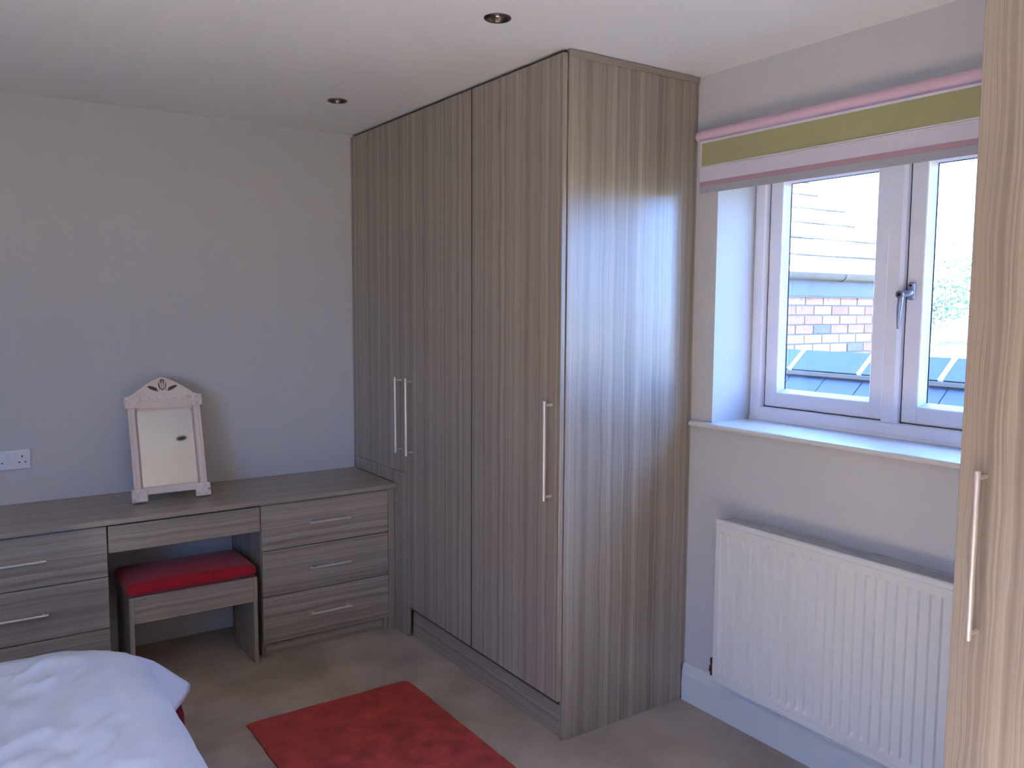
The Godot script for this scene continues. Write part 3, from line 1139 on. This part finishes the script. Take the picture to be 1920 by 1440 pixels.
# ---------------------------------------------------------------- mirror on the table
func build_mirror() -> void:
	var t := thing("vanity_mirror", "small mirror in a carved whitewashed frame on the dressing table", "mirror", Vector3(0.246, TOP_Y + 0.0032, 0.279))
	t.rotation = Vector3(deg_to_rad(-17.6), deg_to_rad(-1.3), 0)
	origin = Vector3.ZERO
	grain = 1
	# built upright: x across, y up the frame, z towards the room
	var s: SurfaceTool
	for sg in [-1.0, 1.0]:
		s = new_st()
		# moulded stile in three steps
		for st in [[0.120, 0.138, -0.006, 0.010], [0.138, 0.148, -0.006, 0.013]]:
			var a: float = sg * st[0]
			var b: float = sg * st[1]
			box(s, Vector3(minf(a, b), 0.030, st[2]), Vector3(maxf(a, b), 0.430, st[3]), 0.0015)
		part(t, "stile", s, mats.limed_wood)
		s = new_st()
		box(s, Vector3(minf(sg * 0.111, sg * 0.120), 0.058, -0.004), Vector3(maxf(sg * 0.111, sg * 0.120), 0.398, 0.004), 0.0015)
		part(t, "moulding", s, mats.limed_wood_brown)
	for rr in [[0.030, 0.058, true], [0.398, 0.430, false]]:
		s = new_st()
		box(s, Vector3(-0.1105, rr[0], -0.006), Vector3(0.1105, rr[1], 0.009), 0.002)
		if rr[2]:
			box(s, Vector3(-0.1105, rr[1], -0.005), Vector3(0.1105, rr[1] + 0.006, 0.004), 0.001)
		else:
			box(s, Vector3(-0.1105, rr[0] - 0.008, -0.005), Vector3(0.1105, rr[0], 0.004), 0.001)
			box(s, Vector3(-0.1105, 0.416, 0.009), Vector3(0.1105, 0.428, 0.0125), 0.0015)
		part(t, "rail", s, mats.limed_wood)
	# looking glass with rounded upper corners
	var ol := PackedVector2Array()
	for cc in [[0.098, 0.377, 0.0], [-0.098, 0.377, PI / 2], [-0.107, 0.063, PI], [0.107, 0.063, PI * 1.5]]:
		var rr := 0.013 if cc[1] > 0.2 else 0.004
		for k in 6:
			var a: float = cc[2] + PI / 2 * k / 5.0
			ol.append(Vector2(cc[0] + cos(a) * rr, cc[1] + sin(a) * rr))
	s = new_st()
	plate(s, ol, -0.001, 0.0015)
	part(t, "mirror_glass", s, mats.mirror_silver, "plain mirror glass reflecting the ceiling")
	s = new_st()
	box(s, Vector3(-0.1105, 0.058, -0.006), Vector3(0.1105, 0.395, -0.0025), 0.0)
	part(t, "backing", s, mats.limed_wood)
	# studded corner blocks: two feet, two on the shoulders
	for cb in [[-0.1285, 0.0, 0.060, 0.056], [0.1285, 0.0, 0.060, 0.056], [-0.1285, 0.403, 0.060, 0.050], [0.1285, 0.403, 0.060, 0.050]]:
		s = new_st()
		box(s, Vector3(cb[0] - cb[2] / 2, cb[1], -0.010), Vector3(cb[0] + cb[2] / 2, cb[1] + cb[3], 0.018), 0.002)
		var blk := part(t, "corner_block", s, mats.limed_wood)
		for i in 4:
			for j in 3:
				if (i + j) % 2 == 1:
					continue
				s = new_st()
				var c := Vector3(cb[0] + (i - 1.5) * 0.0145, cb[1] + 0.011 + j * (cb[3] - 0.022) / 2.0, 0.017)
				lathe(s, [Vector2(0.0068, 0.0), Vector2(0.0064, 0.003), Vector2(0.0042, 0.0055), Vector2(0.0, 0.0066)], c, 10, Vector3(0, 0, 1))
				part(blk, "stud", s, mats.limed_wood_stud)
	# row of small blocks along the top rail
	for k in 6:
		s = new_st()
		var cx := (k - 2.5) * 0.033
		box(s, Vector3(cx - 0.009, 0.438, -0.004), Vector3(cx + 0.009, 0.450, 0.014), 0.002)
		part(t, "dentil", s, mats.limed_wood_stud)
	s = new_st()
	box(s, Vector3(-0.098, 0.429, -0.006), Vector3(0.098, 0.455, 0.007), 0.001)
	part(t, "frieze", s, mats.limed_wood)
	# arched pediment
	ol = PackedVector2Array([Vector2(-0.140, 0.454), Vector2(0.140, 0.454), Vector2(0.138, 0.460)])
	for k in 17:
		var u := 1.0 - 2.0 * k / 16.0
		var au := absf(u)
		ol.append(Vector2(u * 0.128, 0.461 + 0.077 * pow(1.0 - pow(au, 1.35), 1.0)))
	ol.append(Vector2(-0.138, 0.460))
	s = new_st()
	plate(s, ol, -0.006, 0.008)
	var ped := part(t, "pediment", s, mats.limed_wood)
	# carved tulip: sunk ground, petals and two leaves
	s = new_st()
	plate(s, ellipse(Vector2(0, 0.503), 0.0165, 0.025, 0.0, 18), 0.0075, 0.0088)
	for sg in [-1.0, 1.0]:
		plate(s, ellipse(Vector2(sg * 0.037, 0.487), 0.026, 0.0075, sg * 0.42, 16), 0.0075, 0.0088)
	part(ped, "carved_ground", s, mats.carving_dark, "dark sunk ground of the tulip carving")
	for k in 3:
		s = new_st()
		plate(s, ellipse(Vector2((k - 1) * 0.0085, 0.502), 0.0028, 0.022, -(k - 1) * 0.12, 12), 0.0080, 0.0125)
		part(ped, "petal", s, mats.limed_wood)
	for sg in [-1.0, 1.0]:
		s = new_st()
		plate(s, ellipse(Vector2(sg * 0.017, 0.476), 0.0022, 0.014, sg * -0.5, 10), 0.0080, 0.0120)
		part(ped, "leaf_rib", s, mats.limed_wood)
	# easel strut behind, reaching back down to the table
	s = new_st()
	var ca := deg_to_rad(17.6)
	# a point on the table 0.155 m behind the feet, in the tilted axes
	var foot := Vector3(0.075, 0.155 * sin(ca) + 0.004, -0.155 * cos(ca))
	tube(s, [Vector3(0.075, 0.330, -0.010), foot], 0.006, 8)
	box(s, Vector3(0.060, 0.315, -0.012), Vector3(0.090, 0.345, -0.006), 0.001)
	part(t, "strut", s, mats.strut_wood, "brown easel strut behind the frame")

func ellipse(c: Vector2, rx: float, ry: float, turn: float, n: int) -> PackedVector2Array:
	var o := PackedVector2Array()
	for k in n:
		var a := TAU * k / n
		o.append(c + Vector2(cos(a) * rx, sin(a) * ry).rotated(turn))
	return o

# ---------------------------------------------------------------- socket
func build_socket() -> void:
	var t := thing("wall_socket", "white double socket on the wall above the dressing table", "socket", Vector3(-0.327, 0.90, 0.0))
	var c := Vector3(-0.327, 0.901, 0.0)
	var s := new_st()
	soft_box(s, c + Vector3(-0.073, -0.042, 0.0), c + Vector3(0.073, 0.042, 0.010), 0.004, 3)
	part(t, "faceplate", s, mats.socket_white)
	for sg in [-1.0, 1.0]:
		s = new_st()
		box(s, c + Vector3(sg * 0.014 - 0.006, 0.008, 0.009), c + Vector3(sg * 0.014 + 0.006, 0.028, 0.0125), 0.001)
		part(t, "switch", s, mats.socket_white)
		var px: float = sg * 0.042
		for h in [[0.0, 0.012, 0.002, 0.0045], [-0.011, -0.012, 0.0035, 0.0022], [0.011, -0.012, 0.0035, 0.0022]]:
			s = new_st()
			box(s, c + Vector3(px + h[0] - h[2], h[1] - h[3], 0.009), c + Vector3(px + h[0] + h[2], h[1] + h[3], 0.0103), 0.0)
			part(t, "pin_slot", s, mats.dark_slot, "dark pin slot")

# ---------------------------------------------------------------- downlights (switched off)
func downlight_spots() -> Array:
	return [Vector2(0.868, 1.862), Vector2(0.873, 0.635), Vector2(0.871, 3.085)]

func build_downlights() -> void:
	var labels := ["round metal downlight in the ceiling, nearer of the two", "round metal downlight in the ceiling near the far wall", "round metal downlight in the ceiling, seen in the small mirror"]
	var n := 0
	for at in downlight_spots():
		var t := thing("ceiling_downlight" if n == 0 else "ceiling_downlight_%03d" % n, labels[n], "downlight", Vector3(at.x, CEIL_Y, at.y), "ceiling downlights")
		var c := Vector3(at.x, CEIL_Y, at.y)
		var s := new_st()
		lathe(s, [Vector2(0.032, 0.0), Vector2(0.0405, 0.0), Vector2(0.041, -0.002), Vector2(0.039, -0.0045), Vector2(0.034, -0.005), Vector2(0.0305, -0.002), Vector2(0.029, 0.012), Vector2(0.026, 0.020)], c, 36)
		part(t, "bezel", s, mats.nickel)
		s = new_st()
		lathe(s, [Vector2(0.0, 0.030), Vector2(0.010, 0.028), Vector2(0.019, 0.020), Vector2(0.0245, 0.010), Vector2(0.0285, 0.011)], c, 16, Vector3.DOWN * -1.0, false)
		part(t, "lamp", s, mats.lamp_face, "unlit reflector lamp")
		s = new_st()
		lathe(s, [Vector2(0.0, 0.0), Vector2(0.004, 0.001), Vector2(0.005, 0.010), Vector2(0.005, 0.020)], c + Vector3(0, 0.008, 0), 12)
		part(t, "bulb", s, mats.white_gloss)
		n += 1

# ================================================================ outside the window
func piece(parent: Node, called: String, mesh: Mesh, m: Material, at: Vector3, basis := Basis.IDENTITY) -> void:
	var o := MeshInstance3D.new()
	o.name = called
	o.mesh = mesh
	o.set_surface_override_material(0, m)
	o.transform = Transform3D(basis, at)
	parent.add_child(o, true)

func block_mesh(size: Vector3, bev: float) -> Mesh:
	origin = Vector3.ZERO
	var s := new_st()
	box(s, -size / 2, size / 2, bev)
	s.generate_normals()
	return s.commit()

func build_outside() -> void:
	# ---- brick house with gutter and tiled roof
	var wz := -0.10
	var hx0 := 3.9
	var hx1 := 6.42
	var t := thing("house", "brick house with dark gutter and pale tiled roof outside the window", "house", Vector3(5.1, -2.8, -1.5))
	var s := new_st()
	box(s, Vector3(hx0, -2.8, -3.2), Vector3(hx1, 1.655, wz - 0.008), 0.0)
	var wall := part(t, "brick_wall", s, mats.mortar)
	var full := block_mesh(Vector3(0.215, 0.065, 0.012), 0.002)
	var half := block_mesh(Vector3(0.1025, 0.065, 0.012), 0.002)
	for r in 13:
		var y := 1.605 - r * 0.075
		var x := hx0 + (0.0 if r % 2 == 0 else 0.1125)
		if r % 2 == 1:
			piece(wall, "brick", half, mats["brick_%d" % (rng.randi() % 4)], Vector3(hx0 + 0.05125, y, wz - 0.006) - t.position)
		while x + 0.215 <= hx1 + 0.001:
			var k := 4 if rng.randf() < 0.09 else rng.randi() % 4
			piece(wall, "brick", full, mats["brick_%d" % k], Vector3(x + 0.1075, y, wz - 0.006 + rng.randf_range(-0.0015, 0.0015)) - t.position)
			x += 0.225
		if hx1 - x > 0.09:
			piece(wall, "brick", half, mats["brick_%d" % (rng.randi() % 4)], Vector3(x + 0.05125, y, wz - 0.006) - t.position)
	origin = t.position
	s = new_st()
	box(s, Vector3(hx0, 1.640, wz), Vector3(hx1 + 0.02, 1.765, wz + 0.020), 0.002)
	box(s, Vector3(hx0, 1.632, wz), Vector3(hx1 + 0.02, 1.640, wz + 0.028), 0.001)
	part(t, "fascia", s, mats.fascia_grey, "grey fascia board")
	# half-round gutter with union and end brackets
	s = new_st()
	var gc := Vector2(wz + 0.075, 1.815)
	s.set_smooth_group(0)
	for k in 12:
		var a0 := PI + PI * k / 12.0
		var a1 := PI + PI * (k + 1) / 12.0
		for rr in [[0.055, 1.0], [0.052, -1.0]]:
			var p: Vector2 = gc + Vector2(cos(a0), sin(a0)) * rr[0]
			var q: Vector2 = gc + Vector2(cos(a1), sin(a1)) * rr[0]
			var n: Vector2 = ((p + q) * 0.5 - gc) * rr[1]
			face(s, [Vector3(hx0, p.y, p.x), Vector3(hx1 + 0.04, p.y, p.x), Vector3(hx1 + 0.04, q.y, q.x), Vector3(hx0, q.y, q.x)], Vector3(0, n.y, n.x))
	s.set_smooth_group(-1)
	for e in [hx0, hx1 + 0.04]:
		var cap := []
		for k in 13:
			var a := PI + PI * k / 12.0
			cap.append(Vector3(e, gc.y + sin(a) * 0.055, gc.x + cos(a) * 0.055))
		face(s, cap, Vector3(signf(e - 5.0), 0, 0))
	for zz in [[-0.055, -0.0505], [0.0505, 0.0575]]:
		box(s, Vector3(hx0, gc.y - 0.002, gc.x + zz[0]), Vector3(hx1 + 0.04, gc.y + 0.004, gc.x + zz[1]), 0.0)
	var gut := part(t, "gutter", s, mats.gutter_brown, "brown half-round gutter")
	for gx in [4.35, 5.36, 5.86, 5.98, 6.36]:
		s = new_st()
		for k in 12:
			var a0 := PI + PI * k / 12.0
			var a1 := PI + PI * (k + 1) / 12.0
			var p := gc + Vector2(cos(a0), sin(a0)) * 0.060
			var q := gc + Vector2(cos(a1), sin(a1)) * 0.060
			var n := (p + q) * 0.5 - gc
			face(s, [Vector3(gx - 0.012, p.y, p.x), Vector3(gx + 0.012, p.y, p.x), Vector3(gx + 0.012, q.y, q.x), Vector3(gx - 0.012, q.y, q.x)], Vector3(0, n.y, n.x))
			for e in [-0.012, 0.012]:
				face(s, [Vector3(gx + e, p.y, p.x), Vector3(gx + e, q.y, q.x), Vector3(gx + e, gc.y + (q.y - gc.y) * 0.9, gc.x + (q.x - gc.x) * 0.9), Vector3(gx + e, gc.y + (p.y - gc.y) * 0.9, gc.x + (p.x - gc.x) * 0.9)], Vector3(signf(e), 0, 0))
		part(gut, "gutter_bracket", s, mats.gutter_brown)
	# roof: deck and overlapping tiles
	var pitch := deg_to_rad(38.0)
	var up := Vector3(0, sin(pitch), -cos(pitch))
	var nrm := Vector3(0, cos(pitch), sin(pitch))
	var eave := Vector3(0, 1.832, wz + 0.045)
	s = new_st()
	var d0 := eave - nrm * 0.05
	var d1 := d0 + up * 3.2
	face(s, [Vector3(hx0, d0.y, d0.z), Vector3(hx1, d0.y, d0.z), Vector3(hx1, d1.y, d1.z), Vector3(hx0, d1.y, d1.z)], nrm)
	face(s, [Vector3(hx1, d0.y, d0.z), Vector3(hx1, d1.y, d1.z), Vector3(hx1, d0.y, d1.z)], Vector3(1, 0, 0))
	face(s, [Vector3(hx0, d0.y, d0.z), Vector3(hx0, d1.y, d1.z), Vector3(hx0, d0.y, d1.z)], Vector3(-1, 0, 0))
	face(s, [Vector3(hx0, d1.y, d1.z), Vector3(hx1, d1.y, d1.z), Vector3(hx1, d0.y, d1.z - 0.01), Vector3(hx0, d0.y, d1.z - 0.01)], Vector3(0, 0, -1))
	var roof := part(t, "roof", s, mats.roof_deck)
	var tile := block_mesh(Vector3(0.296, 0.016, 0.33), 0.003)
	var lean := Basis(Vector3(1, 0, 0), pitch - deg_to_rad(3.0))
	for r in 12:
		for c in 9:
			var tx := hx0 + 0.15 + c * 0.30 + (0.15 if r % 2 == 1 else 0.0)
			if tx > hx1 + 0.1:
				continue
			var p := eave + up * (0.14 + r * 0.26) + nrm * (-0.014 + rng.randf_range(-0.003, 0.003))
			piece(roof, "roof_tile", tile, mats["roof_tile_%d" % (rng.randi() % 3)], Vector3(tx, p.y, p.z) - t.position, lean)
	# ---- added house, out of view, cutting low blue sky light at the left window
	t = thing("house_001", "added unseen rendered house that cuts low blue sky light at the left window", "house", Vector3(-13.5, -2.8, 3.5))
	s = new_st()
	box(s, Vector3(-16.0, -2.8, -4.0), Vector3(-11.0, 2.2, 11.0), 0.0)
	part(t, "wall", s, mats.render_wall)
	s = new_st()
	for side in [[-10.6, 1.0], [-16.4, -1.0]]:
		face(s, [Vector3(side[0], 2.1, -4.3), Vector3(side[0], 2.1, 11.3), Vector3(-13.5, 4.1, 11.3), Vector3(-13.5, 4.1, -4.3)], Vector3(side[1], 1, 0))
		face(s, [Vector3(side[0], 2.1, -4.3), Vector3(side[0], 2.1, 11.3), Vector3(-13.5, 2.05, 11.3), Vector3(-13.5, 2.05, -4.3)], Vector3.DOWN)
	for e in [-4.3, 11.3]:
		face(s, [Vector3(-16.4, 2.1, e), Vector3(-10.6, 2.1, e), Vector3(-13.5, 4.1, e)], Vector3(0, 0, signf(e)))
	part(t, "roof", s, mats.roof_tile_0)
	for wzc in [0.0, 4.0, 8.0]:
		s = new_st()
		box(s, Vector3(-11.01, 0.2, wzc - 0.7), Vector3(-10.96, 1.5, wzc + 0.7), 0.005)
		var fr := part(t, "window", s, mats.upvc)
		for dz in [-0.33, 0.33]:
			s = new_st()
			box(s, Vector3(-10.965, 0.28, wzc + dz - 0.28), Vector3(-10.955, 1.42, wzc + dz + 0.28), 0.0)
			part(fr, "pane", s, mats.gasket)
	# ---- low slate roof with a ridge along the window wall
	t = thing("outbuilding", "low roof of dark slates and ridge tiles just below the window", "outbuilding", Vector3(3.75, -2.8, 1.5))
	var sp := deg_to_rad(39.0)
	var z0 := -0.09
	var z1 := 3.6
	var apex := Vector3(3.75, 1.285, 0)
	var down := Vector3(-cos(sp), -sin(sp), 0)
	var sn := Vector3(-sin(sp), cos(sp), 0)
	s = new_st()
	var w0 := apex + down * 1.75 - sn * 0.07
	var w1 := apex - sn * 0.07
	var w2 := Vector3(2.0 * apex.x - w0.x, w0.y, 0)
	face(s, [Vector3(w0.x, w0.y, z0), Vector3(w0.x, w0.y, z1), Vector3(w1.x, w1.y, z1), Vector3(w1.x, w1.y, z0)], sn)
	face(s, [Vector3(w2.x, w2.y, z0), Vector3(w2.x, w2.y, z1), Vector3(w1.x, w1.y, z1), Vector3(w1.x, w1.y, z0)], Vector3(-sn.x, sn.y, 0))
	for e in [z0, z1]:
		face(s, [Vector3(w0.x, w0.y, e), Vector3(w1.x, w1.y, e), Vector3(w2.x, w2.y, e)], Vector3(0, 0, signf(e - 1.0)))
	box(s, Vector3(w0.x + 0.1, -2.8, z0 + 0.02), Vector3(w2.x - 0.1, w0.y, z1 - 0.02), 0.0)
	part(t, "shell", s, mats.render_wall)
	var roof2 := Node3D.new()
	roof2.name = "slate_roof"
	t.add_child(roof2)
	var slate := block_mesh(Vector3(0.46, 0.008, 0.232), 0.0015)
	for side in [1.0, -1.0]:
		for r in 5:
			for c in 17:
				var zc := z0 + 0.115 + c * 0.2365 + (0.0 if r % 2 == 0 else -0.118) - 0.003
				if zc < z0 or zc > z1:
					continue
				var p := apex + down * (0.27 + r * 0.31) - sn * 0.028
				var b := Basis(Vector3(0, 0, 1), sp - deg_to_rad(1.0))
				if side < 0.0:
					p.x = 2.0 * apex.x - p.x
					b = Basis(Vector3(0, 0, 1), -sp + deg_to_rad(1.0))
				piece(roof2, "slate", slate, mats["slate_%d" % (rng.randi() % 3)], Vector3(p.x, p.y, zc) - t.position, b)
	# angled ridge tiles, with pale joints and bedding
	origin = Vector3.ZERO
	s = new_st()
	var len_z := 0.432
	for side in [-1.0, 1.0]:
		var a := Vector3(0, 0.012, 0)
		var b := Vector3(side * 0.135, 0.012 - 0.108, 0)
		var n := Vector3(side * sin(sp), cos(sp), 0)
		var th := 0.016
		var h := Vector3(0, 0, len_z / 2)
		face(s, [a - h, a + h, b + h, b - h], n)
		face(s, [a - n * th - h, a - n * th + h, b - n * th + h, b - n * th - h], -n)
		face(s, [b - h, b + h, b - n * th + h, b - n * th - h], Vector3(side, -1, 0))
		for e in [-1.0, 1.0]:
			face(s, [a + h * e, b + h * e, b - n * th + h * e, a - n * th + h * e], Vector3(0, 0, e))
	s.generate_normals()
	var ridge := s.commit()
	s = new_st()
	for side in [-1.0, 1.0]:
		var n := Vector3(side * sin(sp), cos(sp), 0)
		var a := Vector3(0, 0.016, 0)
		var b := Vector3(side * 0.138, 0.016 - 0.110, 0)
		var h := Vector3(0, 0, 0.014)
		face(s, [a - h, a + h, b + h, b - h], n)
		face(s, [b - h, b + h, b - n * 0.03 + h, b - n * 0.03 - h], Vector3(side, -1, 0))
		for e in [-1.0, 1.0]:
			face(s, [a + h * e, b + h * e, b - n * 0.025 + h * e, a - n * 0.025 + h * e], Vector3(0, 0, e))
	s.generate_normals()
	var joint := s.commit()
	for k in 9:
		var zc := 0.835 - 0.9 + 0.228 + k * 0.455
		if zc - 0.2 > z1:
			break
		piece(roof2, "ridge_tile", ridge, mats["slate_%d" % (k % 3)], Vector3(apex.x, apex.y, zc) - t.position)
		piece(roof2, "ridge_joint", joint, mats.lime_joint, Vector3(apex.x, apex.y, zc + 0.2275) - t.position)
	origin = t.position
	s = new_st()
	for side in [-1.0, 1.0]:
		var bx: float = apex.x + side * 0.128
		box(s, Vector3(bx - 0.010, apex.y - 0.128, z0), Vector3(bx + 0.010, apex.y - 0.104, z1), 0.003)
	part(roof2, "bedding", s, mats.moss_mortar, "brown mortar bedding under the ridge tiles")

	# ---- pale field rising behind, and trees on it
	origin = Vector3.ZERO
	s = new_st()
	s.set_smooth_group(0)
	var prev := []
	var bump := noise(71, 0.06, 2)
	for i in 25:
		var row := []
		for j in 25:
			var x := -14.0 + i * 3.6
			var z := -46.0 + j * 3.6
			var rise := smoothstep(13.0, 34.0, x) * 3.1
			row.append(Vector3(x, -2.82 + rise + 0.15 * bump.get_noise_2d(x, z) * smoothstep(10.0, 16.0, x), z))
		if prev:
			for j in 24:
				face(s, [prev[j], row[j], row[j + 1], prev[j + 1]], Vector3.UP)
		prev = row
	s.set_smooth_group(-1)
	structure("ground", s, mats.field, "pale sunlit ground rising beyond the houses", "ground")
	var spots := [[31.0, -13.6, 3.4, 1.5], [33.5, -11.9, 2.9, 1.3], [36.0, -14.6, 3.9, 1.7]]
	var labels := ["pale tree seen through the right pane, nearest the window frame", "pale tree seen through the right pane, next to the wardrobe edge", "pale taller tree behind the other two trees"]
	for k in 3:
		tree("tree" if k == 0 else "tree_%03d" % k, labels[k], spots[k][0], spots[k][1], spots[k][2], spots[k][3], 300 + k)

func tree(called: String, label: String, x: float, z: float, h: float, r: float, sd: int) -> void:
	var ground := -2.82 + smoothstep(13.0, 34.0, x) * 3.1 - 0.1
	var t := thing(called, label, "tree", Vector3(x, ground, z), "trees beyond the ground")
	origin = Vector3.ZERO
	var g := RandomNumberGenerator.new()
	g.seed = sd
	var s := new_st()
	tube(s, [Vector3(0, 0, 0), Vector3(0.03, h * 0.3, 0.02), Vector3(-0.02, h * 0.7, 0.05)], 0.09, 8)
	for k in 5:
		var a := g.randf() * TAU
		tube(s, [Vector3(0, h * (0.3 + 0.06 * k), 0), Vector3(cos(a) * r * 0.6, h * (0.48 + 0.06 * k), sin(a) * r * 0.6)], 0.035, 6)
	part(t, "trunk", s, mats.bark)
	s = new_st()
	for k in 1500:
		var d := Vector3(g.randfn(), g.randfn(), g.randfn()).normalized() * pow(g.randf(), 0.4)
		var p := Vector3(d.x * r, h * 0.62 + d.y * h * 0.38, d.z * r)
		p *= Vector3(1, 1, 1) * (1.0 + 0.12 * sin(d.x * 9.0) * cos(d.z * 8.0))
		var e := Vector3(g.randfn(), g.randfn(), g.randfn()).normalized()
		var f := e.cross(Vector3(g.randfn(), g.randfn(), g.randfn())).normalized()
		var q := 0.07 + 0.07 * g.randf()
		face(s, [p - e * q, p + f * q * 0.5, p + e * q, p - f * q * 0.5], Vector3.UP)
	var crown := part(t, "crown", s, mats.leaf_pale)
	crown.set_meta("kind", "stuff")
